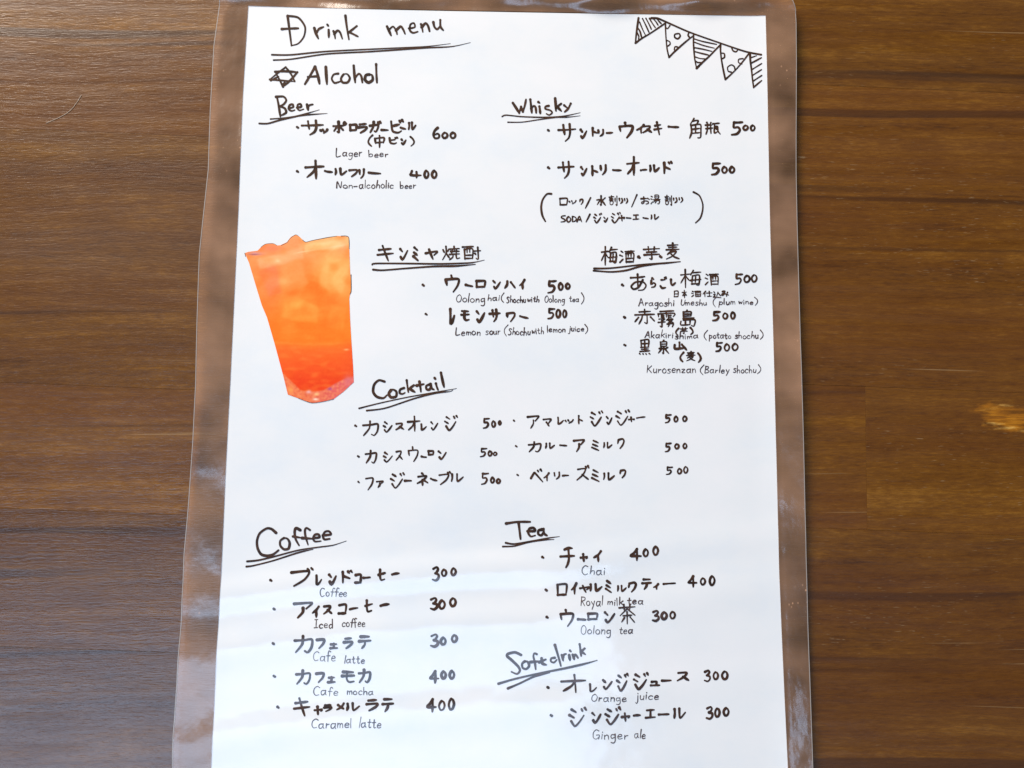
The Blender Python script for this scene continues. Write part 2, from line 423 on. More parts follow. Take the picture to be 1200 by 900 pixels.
G_ = {
 'サ': "0,35 50,33 100,30|28,5 32,35 36,60|65,0 68,50 60,80 40,100", 'ッ': "0,20 12,55|35,8 46,45|100,0 85,50 45,100",
 'ポ': "0,35 40,34 80,30|40,0 42,50 42,85 30,80|20,50 5,75|58,48 75,68|85,5 78,15 85,25 96,15 85,5",
 'ロ': "0,5 2,50 5,100|0,5 50,0 95,2 96,50 90,95|5,95 50,93 90,92", 'ラ': "15,5 85,0|0,40 95,35 80,65 25,100",
 'ガ': "0,35 75,28 70,70 55,95 42,88|35,0 30,50 5,100|76,2 86,20|92,-5 102,10", 'ー': "0,0 40,55 100,100",
 'ビ': "10,5 15,60 25,90 60,100 85,85|15,45 70,30|72,0 80,15|92,-5 100,8", 'ヒ': "22,0 22,70 40,97 90,88|0,48 100,30",
 'ル': "12,5 14,50 8,95|50,0 56,98 100,40", '中': "0,25 8,65|0,25 95,18 88,60|8,60 90,55|48,0 50,50 50,100",
 'ン': "0,0 28,25|10,75 30,100 60,72 100,15", '(': "100,0 40,25 0,55 20,80 70,100", ')': "0,0 60,22 100,55 80,80 15,100",
 'オ': "0,38 50,35 100,32|55,0 57,50 58,100|55,40 40,65 8,92", 'フ': "0,5 100,0 85,50 30,100", 'リ': "0,10 8,55|90,0 92,50 70,80 35,100",
 '4': "15,0 5,45 0,58 45,66 100,65|58,15 60,60 58,100", '４': "60,0 30,35 0,60 50,62 100,62|60,0 62,50 60,100",
 '0': "45,0 10,25 0,62 30,100 75,92 100,50 80,10 45,0", '5': "20,3 16,42 60,40 78,62 50,92 0,100|20,3 60,3 100,0",
 '3': "10,12 60,0 82,15 60,38 40,46|40,46 85,55 88,80 50,100 0,92", '6': "70,0 25,25 0,65 25,100 80,95 95,72 65,55 15,68",
 'ト': "20,0 22,50 22,100|25,42 100,65", 'ウ': "45,0 50,20|5,25 14,58|8,25 95,22 92,60 60,100", 'イ': "100,0 60,35 0,62|60,36 62,100",
 'ス': "5,5 80,0 60,50 0,100|50,50 100,92", 'キ': "8,28 85,20|0,60 100,50|32,0 50,50 70,100",
 '角': "40,0 10,30|30,12 75,10 60,30|15,32 20,70 5,100|15,35 90,30 94,60 92,95 70,98|20,55 85,50|22,75 85,72|52,32 52,75",
 '瓶': "10,0 18,18|38,0 30,18|0,22 45,20|3,50 48,45|12,22 12,60 2,95|35,20 35,90|52,10 95,5|62,10 60,85 80,75|62,35 82,33 85,70 100,95|70,45 75,58",
 'ド': "20,5 22,50 22,100|25,42 75,62|62,0 70,14|84,-3 94,8", '水': "48,0 50,90 38,82|0,40 35,38 5,85|95,20 58,48|52,40 100,90",
 '割': "30,0 32,8|0,15 60,10|8,30 52,28|5,45 55,42|30,15 30,55|12,60 48,58 46,90 15,92 12,60|75,25 76,65|98,5 98,100 85,92",
 'り': "0,5 5,50|70,0 90,40 75,75 40,100", 'お': "0,25 60,20|30,0 32,80 10,95 5,75 50,55 80,65 80,90 55,98|75,20 95,35",
 '湯': "0,10 15,18|0,40 14,48|0,95 20,70|40,0 80,0 78,35 42,37 40,0|42,18 78,17|28,50 100,46|50,50 25,80|45,62 92,60 85,95 70,95|62,62 45,90",
 '/': "100,0 50,50 0,100", 'ク': "8,10 0,50|18,10 75,0 100,22 80,65 40,100",
 'ジ': "12,8 38,22|0,38 26,52|10,72 32,100 58,78 85,40|70,5 77,17|90,-2 98,10", 'シ': "15,0 42,18|0,38 26,52|10,78 32,100 62,78 100,35",
 'ャ': "0,48 50,42 100,38 85,58|36,0 42,50 48,100", 'エ': "10,5 90,0|50,3 50,95|0,100 100,92", 'ミ': "20,0 85,22|12,38 80,58|0,68 95,100",
 'ヤ': "0,40 95,20 100,30 72,58|30,0 45,50 62,100",
 '焼': "5,25 12,45|38,20 30,40|22,0 22,50 0,100|22,50 40,85|45,20 100,15|70,0 70,30|50,38 98,35|58,30 55,50|82,28 80,50|42,60 100,55|62,58 60,80 40,100|80,57 82,90 100,85",
 '酎': "0,8 60,3|10,25 12,100|10,25 55,22 54,95|25,5 25,50|40,5 40,48|12,70 54,68|12,95 54,93|62,38 100,35|85,10 86,98 75,92|68,55 74,65",
 'レ': "0,0 4,50 6,98 50,88 100,45", 'モ': "8,0 92,3|0,40 100,36|40,2 40,75 62,98 98,92", 'ハ': "28,0 24,50 0,100|60,12 100,95",
 'ワ': "0,10 6,50|0,10 90,0 98,40 50,100",
 '酒': "8,5 22,15|0,38 18,46|0,95 22,70|35,8 100,3|42,25 44,100|42,25 95,22 94,95|60,5 58,50|78,5 78,48|44,65 94,62|44,92 94,90",
 '梅': "0,30 45,25|22,0 24,100|22,32 0,75|25,38 42,60|62,5 48,30|58,18 100,14|58,35 55,80|58,35 92,32 90,85 78,85|48,60 100,55|55,80 92,78|74,40 72,72",
 '芋': "0,20 100,14|30,0 32,32|68,0 66,30|20,42 82,38|5,62 98,57|50,42 52,95 38,90",
 '麦': "10,14 90,10|18,27 82,24|0,42 100,38|50,0 50,42|45,42 10,70|40,55 78,52 50,80 0,100|30,62 60,85 100,98",
 'あ': "0,22 45,20 85,15|42,0 45,80|75,35 50,80 20,92 5,75 30,50 75,48 95,70 80,95 50,100",
 'ら': "35,0 60,12|20,25 15,65 60,50 95,65 80,90 30,100", 'ご': "12,20 75,18|0,75 30,95 90,90|72,0 80,12|92,-5 100,8",
 'し': "0,0 5,70 40,100 100,60", '日': "5,0 0,100|5,0 95,0 92,100|4,50 92,48|2,97 92,95",
 '本': "0,28 100,22|50,0 50,100|50,28 5,72|50,28 98,70|32,72 68,70", '仕': "30,0 0,50|20,35 20,100|40,35 100,30|70,5 70,90|48,92 95,90",
 '込': "10,5 20,20|5,45 25,42 15,75 0,90 40,90 100,98|60,10 45,70|60,15 95,70", 'み': "10,10 45,5 20,70 0,75 15,50 60,55 100,75|85,25 70,95",
 '赤': "22,18 80,14|50,0 50,35|0,38 100,34|38,38 35,65 20,100|62,38 62,95 50,90|18,55 0,85|80,52 100,80",
 '霧': "12,4 95,0|0,20 3,38|0,20 100,15 92,35|50,5 50,40|20,28 38,30|20,38 38,40|62,27 80,28|62,38 80,39|5,52 40,50 25,62|22,62 22,100 12,95|0,72 42,68|65,46 50,60|58,54 90,52 60,75|62,58 95,76|55,82 92,80 85,100|72,76 60,100",
 '島': "45,0 35,12|18,12 18,60|18,12 72,10 70,36|18,25 70,24|18,38 70,36|18,52 95,48|18,62 100,60 92,100 75,95|0,70 0,92 65,90|32,65 32,90|65,68 65,90",
 '黒': "15,5 18,52|15,5 85,0 82,50|17,28 83,26|50,3 50,80|12,52 88,50|18,65 82,63|5,80 95,76|0,95 8,99|32,96 38,101|60,96 66,101|90,94 98,99",
 '泉': "50,0 42,10|20,12 22,45|20,12 78,10 76,44|21,28 77,27|22,44 77,43|50,45 50,95 40,90|8,60 35,58 0,92|90,52 62,65|55,55 100,95",
 '山': "42,0 42,78|2,35 4,85 82,74|62,28 100,100", 'カ': "0,28 50,25 95,20 92,70 72,100 55,92|45,0 40,50 5,100",
 'ア': "0,8 95,0 100,8 70,40|52,36 50,65 25,100", 'マ': "0,5 95,0 65,60|38,45 70,100", 'メ': "90,0 60,55 0,100|18,25 85,85",
 'テ': "15,0 88,0|0,40 100,35|52,40 46,70 22,100", 'ネ': "45,0 60,10|10,28 85,22 50,60 0,85|48,55 48,100|62,58 95,80",
 'ブ': "0,20 80,12 62,60 12,100|75,-2 83,12|92,-8 100,4", 'ベ': "0,70 25,25 35,25 95,100|55,2 63,15|80,-5 88,8",
 'ズ': "5,20 70,15 50,60 0,100|45,60 95,95|70,0 78,12|90,-5 98,8", 'コ': "5,5 92,0 88,95|0,95 88,92", 'ュ': "10,5 65,0 58,90|0,95 100,88",
 'チ': "30,10 60,2 85,3|0,45 100,42|58,8 60,55 50,85 38,100", '茶': "0,18 100,12|30,0 32,30|68,0 66,28|50,22 5,58|50,22 98,55|25,58 78,55|50,38 50,100|32,68 15,90|68,66 95,92",
 'S': "90,0 30,5 10,30 80,60 80,90 0,100", 'O': "50,0 5,30 5,75 45,100 95,75 95,25 50,0", 'D': "10,0 5,100|10,0 70,10 100,50 70,90 5,100", 'A': "0,100 50,0 100,100|18,65 85,62",
}
ALIAS = {'ェ': 'エ', 'ィ': 'イ', 'ァ': 'ア', 'ソ': 'リ'}
GC = {}
def glyph(ch):
    ch = ALIAS.get(ch, ch)
    if ch not in GC:
        st = parse(G_[ch]); xs = [p[0] for s in st for p in s]; ys = [p[1] for s in st for p in s]
        x0, x1, y0, y1 = min(xs), max(xs), min(ys), max(ys)
        GC[ch] = [[((x - x0) / (x1 - x0), (y - y0) / (y1 - y0)) for x, y in s] for s in st]
    return GC[ch]
DENSE = set('瓶割湯焼酎酒梅霧島黒泉茶麦芋込赤仕本日角')
def put_glyphs(ink, spec, wd):
    """spec: crop letter, then runs of 'char x0 y0 x1 y1' in that crop's coordinates"""
    tok = spec.split(); i = 0; crop = None
    while i < len(tok):
        if tok[i] in CROP and not tok[i + 1].lstrip('-').replace('.', '').isdigit():
            crop = tok[i]; i += 1; continue
        if tok[i].startswith('@'):
            crop = tok[i][1:]; i += 1; continue
        ch = tok[i]; x0, y0, x1, y1 = map(float, tok[i + 1:i + 5]); i += 5
        cx, cy, k = CROP[crop]
        x0, x1, y0, y1 = cx + x0 / k, cx + x1 / k, cy + y0 / k, cy + y1 / k
        ww = wd * (.72 if ch in DENSE else 1)
        if abs(y1 - y0) > 4 and ch != 'ー':
            m_ = ww * .28; y0 += m_; y1 -= m_
            if x1 - x0 > 4: x0 += m_ * .9; x1 -= m_ * .9
        sk = random.uniform(-.03, .03)
        for st in glyph(ch):
            ink.stroke([(x0 + (a + sk * (.5 - b)) * (x1 - x0), y0 + b * (y1 - y0)) for a, b in st], ww, .30)
def dot(ink, crop, x, y, r=1.6):
    cx, cy, k = CROP[crop]; px, py = cx + x / k, cy + y / k
    ink.stroke([(px - .6, py - .45), (px + .6, py + .45)], r * 1.55, 0)

LET = {
 'a': (44, "38,56 12,54 2,74 8,98 25,97 36,72|38,52 38,90 46,100"), 'b': (38, "3,0 3,60 3,100|3,70 20,55 36,68 34,92 18,100 3,92"),
 'c': (36, "34,60 18,52 3,68 4,90 18,100 36,92"), 'd': (38, "34,62 16,55 3,72 6,95 20,98 34,80|35,0 35,50 36,100"),
 'e': (36, "3,75 20,74 34,70 30,55 15,52 3,70 5,92 18,100 36,92"), 'f': (30, "34,12 22,4 14,20 14,105|0,52 32,50"),
 'g': (38, "34,57 12,54 4,72 12,92 30,82|36,52 36,120 22,140 4,132"), 'h': (36, "3,0 3,60 3,100|3,72 18,55 32,64 34,100"),
 'i': (10, "5,55 5,100|5,30 6,36"), 'j': (20, "18,55 18,120 8,138 0,130|18,28 19,34"), 'k': (36, "3,0 3,60 3,100|32,52 6,78|12,74 36,100"),
 'l': (8, "4,0 4,50 4,100"), 'm': (46, "3,55 3,100|3,70 14,56 22,64 23,98|23,70 36,56 44,66 46,100"), 'n': (32, "3,55 3,100|3,72 18,55 30,64 32,100"),
 'o': (36, "20,52 4,64 2,85 16,100 34,92 36,68 20,52"), 'p': (36, "3,52 3,100 3,145|3,62 20,52 35,66 30,92 14,98 3,90"),
 'r': (28, "4,55 4,100|4,74 14,60 28,56"), 's': (30, "30,55 12,52 5,64 28,80 28,95 12,102 0,95"), 't': (32, "15,22 15,88 24,100 34,94|0,50 32,47"),
 'u': (34, "3,55 4,88 16,100 30,85|32,55 33,100"), 'w': (42, "2,55 10,98 22,65 32,98 42,55"), 'x': (32, "2,55 32,100|32,55 2,100"),
 'y': (34, "2,55 16,86|34,52 22,100 8,140"), 'z': (36, "2,56 32,54 4,98 36,96"),
 'A': (50, "0,100 15,50 28,5 40,60 48,100|10,66 44,62"), 'B': (44, "5,5 5,100|5,8 32,10 34,32 8,48|8,48 40,60 40,85 5,100"), 'C': (50, "48,15 28,4 6,30 4,72 22,100 48,90"),
 'G': (50, "46,18 25,5 4,35 6,85 28,100 46,80|28,60 50,58 46,100"), 'I': (32, "0,8 30,5|15,8 15,98|0,100 32,98"), 'K': (48, "5,5 5,60 5,100|45,12 8,58|14,52 48,100"),
 'L': (46, "8,5 4,98 44,94"), 'N': (44, "5,100 4,8 38,95 42,5"), 'O': (46, "24,6 4,30 3,75 20,100 40,85 44,35 24,6"), 'R': (46, "5,5 5,60 5,100|5,8 38,10 38,38 8,52|15,52 44,100"),
 'U': (44, "4,10 6,85 24,100 40,80 44,8"), 'S': (40, "36,15 18,8 6,25 30,60 30,90 10,102 0,92"), '(': (20, "20,-10 4,40 4,85 18,125"), ')': (20, "0,-10 16,40 16,85 2,125"), '-': (26, "0,72 26,68"), '~': (36, ""),
}
def word(ink, txt, x0, x1, yb, hgt, slope=0.0, wd=1.02):
    """thin pen word from x0 to x1 (photo px) on baseline yb, capital height hgt"""
    wsum = sum(LET[c][0] for c in txt) + 14 * (len(txt) - 1); sx = (x1 - x0) / wsum; sy = hgt / 100; cx = 0
    for c in txt:
        wdt, s = LET[c]; dy = random.uniform(-.55, .45); hs = random.uniform(.90, 1.10); rt = random.uniform(-.10, .12); ww = wd * random.uniform(.85, 1.2)
        if s:
            for st in parse(s):
                pts = []
                for x, y in st:
                    px = x0 + (cx + x) * sx + (100 - y) * sy * (.05 + rt)
                    pts.append((px, yb + dy + slope * (px - x0) - (100 - y) * sy * hs + (x - 18) * sx * rt))
                ink.stroke(pts, ww, .25)
        cx += wdt + 14
MAIN = 2.6
def line(name_spec, bullet=None, price=None, caption=None, name='item_lettering', wd=MAIN, lab=None):
    a = Ink(); put_glyphs(a, name_spec, wd); a.build(name, INK)
    if bullet:
        b_ = Ink(); dot(b_, *bullet); b_.build('bullet_dot', INK)
    if price:
        p = Ink(); put_glyphs(p, price, wd); p.build('price_lettering', INK)
    if caption:
        c = Ink()
        for q in caption: word(c, *q)
        c.build('caption_lettering', PEN)
def heading(crop, s, wd, under, uw, label):
    a = Ink(); trace(a, crop, s, wd); a.build('heading_lettering', INK, label)
    if under:
        u = Ink(); trace(u, crop, under, uw, .65); u.build('underline', INK)

# --- headings
heading('A', "130,90 140,170 152,258|130,90 190,100 228,150 222,205 190,245 150,258|98,165 140,162 190,160|280,158 290,190 303,218|290,192 305,165 332,152|360,168 361,190 362,212|352,138 360,147|388,175 394,195 398,218|392,192 410,172 425,182 438,218|455,88 462,150 475,222|518,146 495,165 470,185|478,182 500,192 525,205|688,148 700,172 712,200|700,168 722,148 740,170 745,192|740,170 765,148 780,165 790,190|812,160 845,152 840,130 820,138 818,170 835,185 862,178|880,135 886,158 890,180|885,152 905,130 920,145 928,175|950,125 955,150 970,165 985,150|988,112 990,150 1005,170", 2.5,
        "42,310 150,310 350,290 700,272 900,262 1045,245|52,340 150,335 350,305 600,290 900,270 1050,262 1158,240", 1.6, 'large title reading Drink menu')
a = Ink(); trace(a, 'A', "60,405 120,403 185,408|185,408 150,450 105,490|105,490 85,450 60,405|120,380 80,410 30,450|30,450 100,455 170,460|170,460 150,420 120,380|36,456 80,432|100,484 118,462", 2.2); a.build('star_drawing', INK, 'six pointed star before the word Alcohol')
heading('A', "285,378 258,425 228,475|285,378 300,425 310,472|245,435 275,432 305,430|345,378 348,430 352,475|415,415 390,420 378,445 395,468 425,460|445,420 430,445 440,465 468,465 480,440 465,418 445,420|502,370 506,420 510,465|510,438 530,415 545,430 550,465|590,420 570,425 565,450 585,465 608,450 605,425 590,420|628,362 630,420 632,465", 2.7, None, 0, 'heading reading Alcohol')
heading('B', "172,97 182,150 190,195 200,258|165,97 225,95 248,125 225,160 190,175|192,175 235,190 246,225 200,252|265,190 290,186 305,178 300,158 275,165 268,195 290,213 315,205|335,185 370,178 362,155 340,162 338,190 355,207 388,198|415,160 420,180 425,205|422,182 435,165 462,158", 2.6,
        "120,278 250,268 400,245 580,232|30,315 100,315 200,285 350,250 440,225 515,202", 1.7, 'heading reading Beer')
heading('D', "120,118 150,165 175,208|175,208 192,152|192,152 208,195|208,195 225,140 235,88|272,88 280,150 285,205|280,168 305,145 320,160 325,205|352,150 357,185 360,212|345,110 356,119|435,145 408,150 405,170 450,185 465,205 440,225 415,215|492,78 496,130 498,190|545,125 505,155|510,152 545,190|570,140 600,165|628,125 605,170 575,198", 2.5,
        "25,238 60,225 200,240 400,245 550,238 712,205|75,288 200,288 350,265 500,245 600,245 712,232", 1.6, 'heading reading Whisky')
heading('K', "245,105 205,95 172,125 165,175 190,210 235,220 262,200|290,165 275,190 290,215 325,208 328,175 305,160 290,165|382,150 355,160 350,185 370,192 388,182|400,95 405,130 412,178|450,130 415,155|420,155 458,178|490,105 496,140 500,175|470,132 520,122|560,125 538,135 540,158 560,160 570,140|568,122 575,150 592,160|605,118 612,140 620,162|595,78 603,87|640,42 650,90 662,142", 2.6,
        "65,292 200,258 400,215 600,180 750,152|120,308 250,290 450,225 600,185 700,175 725,165", 1.7, 'heading reading Cocktail')
heading('M', "330,210 285,172 235,165 165,215 138,290 145,365 180,425 240,440 300,425 352,385|410,262 372,290 372,340 410,375 455,365 465,310 445,270 410,262|572,182 530,162 515,200 525,270 560,335|500,245 580,258|670,182 635,160 618,185 625,250 650,330|590,262 690,268|705,262 765,255 755,225 720,228 702,265 720,295 778,292|800,235 880,225 860,192 820,200 800,240 815,275 868,270", 2.6,
        "38,497 150,485 300,450 550,385 750,355 900,335 1035,290|30,548 100,540 300,490 550,410 700,375", 1.9, 'heading reading Coffee')
heading('P', "75,48 150,38 235,38|158,45 165,100 172,152|218,100 268,98 258,78 232,82 222,110 240,135 270,128|315,88 292,95 290,120 312,128 325,105|325,85 330,115 348,128", 2.7,
        "72,178 130,185 250,165 360,145 432,135|52,203 130,200 220,175 300,160 395,155", 1.8, 'heading reading Tea')
heading('R', "262,190 200,165 130,180 125,205 170,245 235,310 250,350 220,382 165,360|300,255 272,280 278,320 315,330 342,300 330,262 300,255|420,182 395,175 385,205 400,270 408,335|355,262 445,255|468,225 475,275 515,290|445,262 510,235|600,218 565,225 562,255 590,268 620,240|600,90 625,170 645,240 662,300|668,190 678,220 685,248|680,215 690,190 712,180|745,192 750,220 752,245|752,148 762,156|780,190 788,212 795,235|790,205 805,188 820,200 832,220|850,82 858,140 865,202|900,125 865,160|868,158 908,185", 2.7,
        "35,478 200,430 450,375 700,325 900,280 1025,245|130,525 250,475 400,405 550,370", 2.3, 'heading reading Soft drink')
a = Ink(); put_glyphs(a, "@G キ 52 58 198 200 ン 250 85 325 190 ミ 368 72 415 198 ヤ 475 90 585 185 焼 622 65 780 190 酎 800 65 965 185", 2.6); a.build('heading_lettering', INK)
a = Ink(); trace(a, 'G', "10,228 40,218 300,218 600,222 850,215 920,205 995,188|18,272 100,278 300,262 550,245 750,240 915,226", 2.0, .6); a.build('underline', INK)
a = Ink(); put_glyphs(a, "@I 梅 82 50 192 180 酒 205 80 305 165 芋 362 52 475 140 麦 515 28 605 140", 2.6); dot(a, 'I', 335, 125, 1.9); dot(a, 'I', 480, 122, 1.9); a.build('heading_lettering', INK)
a = Ink(); trace(a, 'I', "35,200 150,198 350,175 500,165 610,155|30,215 150,222 250,212 350,185 480,170", 1.9, .5); a.build('underline', INK)

# --- drinks
line("@B サ 368 285 550 410 ッ 520 358 585 395 ポ 625 295 735 390 ロ 760 318 820 375 @C ラ -5 135 95 240 ガ 115 110 245 235 ー 245 205 312 207 ビ 340 95 480 240 ー 445 180 500 195 ル 525 120 610 205", ('B', 340, 345),
     "@C 6 785 175 860 298 0 880 225 945 295 0 965 225 1030 295", [("Lager", 393.9, 424.2, 183.8, 9.6), ("beer", 432.2, 454.7, 184.5, 8)])
a = Ink(); put_glyphs(a, "@C ( 100 255 155 380 中 170 260 275 395 ビ 325 278 420 355 ン 450 300 505 362 ) 545 270 592 378", 2.1); a.build('note_lettering', INK)
line("@B オ 400 610 555 765 ー 560 698 620 708 ル 640 675 740 735 フ 755 685 825 748 リ 835 680 880 760 @C ー 110 655 235 665", ('B', 340, 703),
     "@C 4 543 630 665 715 0 690 630 745 715 0 770 630 830 715", [("Non-", 394, 418.5, 221.3, 7.5), ("alcoholic", 421, 461, 221, 9), ("beer", 469, 487, 221.5, 8.5)])
line("@D サ 515 300 675 460 ン 710 350 772 435 ト 815 335 865 415 リ 865 350 918 418 ー 945 385 995 382 ウ 1050 290 1170 430 @E イ 42 160 110 240 ス 95 170 180 238 キ 195 135 268 255 ー 325 180 410 185 角 505 105 610 285 瓶 645 140 780 250", ('D', 432, 360),
     "@E 5 875 135 975 258 0 975 165 1025 215 0 1040 165 1085 220")
line("@D サ 515 630 660 785 ン 715 680 772 765 ト 812 670 868 762 リ 885 660 940 755 ー 1000 710 1070 713 @E オ -45 440 70 610 ー 80 562 130 558 ル 155 515 245 580 ド 280 485 358 595", ('D', 435, 690),
     "@E 5 695 497 785 608 0 788 530 840 592 0 855 530 905 590")
a = Ink(); put_glyphs(a, "@F ロ 175 98 228 150 ッ 240 118 285 138 ク 308 105 335 145 / 345 95 385 170 水 422 82 485 150 割 505 82 560 150 り 572 100 598 138 り 608 100 632 138 / 655 75 695 162 お 718 90 778 142 湯 785 80 850 140 割 878 80 925 150 り 935 98 962 135 り 972 95 1000 132 S 182 215 215 262 O 222 222 250 262 D 258 220 290 260 A 290 218 325 260 / 350 205 380 262 ジ 402 200 460 268 ン 470 225 500 262 ジ 520 195 585 268 ャ 575 215 612 255 ー 625 232 652 235 エ 665 210 708 245 ー 735 232 768 238 ル 785 210 840 245", 1.7); a.build('note_lettering', INK)
for s_ in ("120,72 90,72 62,110 52,160 60,215 80,255", "1070,60 1110,85 1132,140 1130,190 1115,235 1085,265"):
    a = Ink(); trace(a, 'F', s_, 2.1); a.build('bracket_drawing', INK)
line("@G ウ 650 318 770 472 ー 832 405 888 418 ロ 920 365 1005 432 @H ン 105 160 188 252 ハ 220 165 335 245 イ 372 150 430 252", ('G', 458, 408),
     "@H 5 655 160 750 292 0 762 185 815 262 0 835 188 885 252", [("Oolong", 534.3, 568, 354.4, 9.4), ("hai", 571.4, 585, 352.4, 7.4), ("(", 587, 590.5, 353, 8), ("Shochu", 593.6, 615.8, 354.8, 8), ("with", 618, 631.5, 354.2, 7.5), ("Oolong", 638, 661.3, 354.6, 7.8), ("tea", 667, 678, 353.8, 7), (")", 681, 684.5, 354, 9)], wd=2.7)
line("@G レ 690 612 735 752 モ 788 630 865 722 ン 922 632 1000 740 @H サ 68 450 185 580 ワ 242 480 330 580 ー 380 520 460 540", ('G', 485, 665),
     "@H 5 655 440 735 552 0 738 450 790 540 0 805 455 852 538", [("Lemon", 534, 562.3, 393.3, 9.6), ("sour", 569, 586, 392.3, 8.5), ("(", 590, 594, 391.5, 9), ("Shochu", 595.6, 621, 392.8, 8.3), ("with", 623, 636.8, 391.5, 7.4), ("lemon", 641, 662, 389.5, 7.6), ("juice", 666, 683.8, 388.4, 7.4), (")", 685.5, 689, 389, 7.5)], wd=2.7)
line("@I あ 275 235 385 350 ら 412 262 448 330 ご 475 255 520 335 し 545 270 580 315 梅 612 205 750 330 酒 775 235 868 315", ('I', 225, 312),
     "@I 5 975 235 1030 310 0 1035 245 1078 295 0 1085 240 1125 293", [("Aragoshi", 748.3, 789.4, 358.8, 8.2), ("Umeshu", 797, 827.4, 358.4, 7.2), ("(", 834.4, 838.5, 357.5, 8), ("plum", 842, 860.6, 357.4, 7.4), ("wine", 865, 881.6, 357, 7), (")", 884, 887.8, 356, 7.5)], wd=2.3)
a = Ink(); put_glyphs(a, "@I 日 568 350 598 392 本 622 345 655 398 酒 685 350 750 392 仕 760 350 825 392 込 828 355 885 398 み 885 350 935 388", 1.8); a.build('note_lettering', INK)
line("@J 赤 305 42 440 145 霧 460 52 575 165 島 612 48 710 160", ('J', 238, 98), "@J 5 825 58 880 125 0 892 68 930 112 0 945 62 978 112",
     [("Akakiri", 755.3, 788, 396.1, 8), ("shima", 790.6, 817.4, 398, 7, -.05), ("(", 824, 828, 396.5, 8), ("potato", 830.5, 856, 397, 7.4), ("shochu", 860.6, 887.8, 397, 7.8), (")", 890, 894, 396, 8)], wd=2.5)
a = Ink(); put_glyphs(a, "@J ( 580 170 600 220 芋 610 165 660 208 ) 675 165 698 215", 1.9); a.build('note_lettering', INK)
line("@J 黒 335 245 410 350 泉 462 250 535 342 山 570 262 655 320", ('J', 240, 284), "@J 5 845 265 895 330 0 902 275 942 325 0 955 272 998 322",
     [("Kurosenzan", 757.4, 814.6, 437.3, 9.8), ("(", 819.5, 824, 437, 9), ("Barley", 825, 853.6, 437.4, 8.2), ("shochu", 859, 885, 437, 8.8), (")", 887, 891, 436, 8)], wd=2.4)
a = Ink(); put_glyphs(a, "@J ( 610 330 632 398 麦 650 325 712 392 ) 725 335 750 402", 2.2); a.build('note_lettering', INK)
C_ = 2.05
line("@K カ 90 380 200 485 シ 235 385 300 462 ス 322 395 382 445 オ 405 345 495 455 レ 500 400 540 445 ン 568 385 620 448 ジ 665 340 760 450", ('K', 43, 415, 1.3), "@K 5 935 360 985 435 0 995 380 1025 425 0 1047 382 1063 406", wd=C_)
line("@K カ 108 585 188 678 シ 235 600 302 672 ス 322 590 372 658 ウ 408 560 478 668 ー 505 630 538 635 ロ 550 588 590 622 ン 622 590 680 652", ('K', 60, 630, 1.3), "@K 5 915 570 965 635 0 970 590 1000 628 0 1010 600 1032 622", wd=C_)
line("@K フ 110 778 165 868 ァ 185 800 235 850 ジ 285 742 385 855 ー 388 800 432 800 ネ 470 745 550 835 ー 568 785 612 800 ブ 625 735 712 830 ル 712 750 800 808", ('K', 62, 810, 1.3), "@K 5 922 745 978 828 0 988 775 1018 818 0 1030 785 1060 820", wd=2.2)
line("@L ア 125 65 200 150 マ 225 85 278 135 レ 318 75 358 122 ッ 365 90 420 118 ト 450 65 480 120 ジ 525 35 610 135 ン 628 70 668 125 ジ 690 28 780 130 ャ 770 75 812 108 ー 825 82 875 75", ('L', 40, 98, 1.3), "@L 5 1003 58 1045 115 0 1060 70 1088 108 0 1115 68 1145 105", wd=C_)
line("@L カ 130 232 212 300 ル 240 240 300 278 ー 335 255 375 258 ア 420 218 490 298 ミ 535 222 585 292 ル 610 235 668 275 ク 700 212 745 278", ('L', 55, 262, 1.3), "@L 5 1003 240 1045 300 0 1065 245 1095 280 0 1118 242 1145 278", wd=C_)
line("@L ベ 145 408 225 492 イ 228 430 265 485 ソ 295 425 332 475 ー 352 450 388 448 ズ 440 385 520 480 ミ 535 410 585 490 ル 610 430 682 478 ク 715 410 755 465", ('L', 63, 445, 1.3), "@L 5 1010 392 1055 445 0 1082 402 1112 440 0 1122 390 1152 435", wd=C_)
D_ = 2.75
line("@N ブ 158 50 295 165 レ 308 95 345 155 ン 385 90 432 155 ド 465 68 528 145 コ 542 90 580 145 ー 595 112 632 110 ヒ 680 60 725 130 ー 765 92 805 85", ('N', 40, 128, 1.9), "@N 3 1003 45 1045 132 0 1058 60 1092 105 0 1115 52 1148 100", [("Coffee", 375, 406.4, 699, 10.5)], wd=D_)
line("@N ア 172 258 285 355 イ 285 280 328 350 ス 352 278 405 332 コ 442 270 490 330 ー 512 300 558 292 ヒ 600 245 648 318 ー 695 280 745 270", ('N', 58, 300, 1.8), "@N 3 990 230 1035 305 0 1042 245 1082 300 0 1108 232 1148 285", [("Iced", 368.8, 390.3, 735.7, 9.5), ("coffee", 401, 428, 734.3, 10)], wd=D_)
line("@O カ 180 48 290 152 フ 312 68 362 128 ェ 392 95 440 128 ラ 475 60 530 128 テ 565 50 640 128", ('O', 56, 97, 1.8), "@O 3 992 38 1040 118 0 1052 58 1088 105 0 1118 42 1155 90", [("Cafe", 366.8, 393.2, 774.5, 11.5), ("latte", 403.6, 427, 777, 9.5)], wd=D_)
line("@O カ 188 255 275 342 フ 308 270 358 332 ェ 378 295 425 332 モ 462 262 540 330 カ 562 250 635 332", ('O', 60, 292, 1.8), "@O ４ 988 258 1045 335 0 1055 260 1088 308 0 1105 258 1138 308", [("Cafe", 366.8, 396, 814.6, 10.5), ("mocha", 407, 437.3, 813.7, 9)], wd=D_)
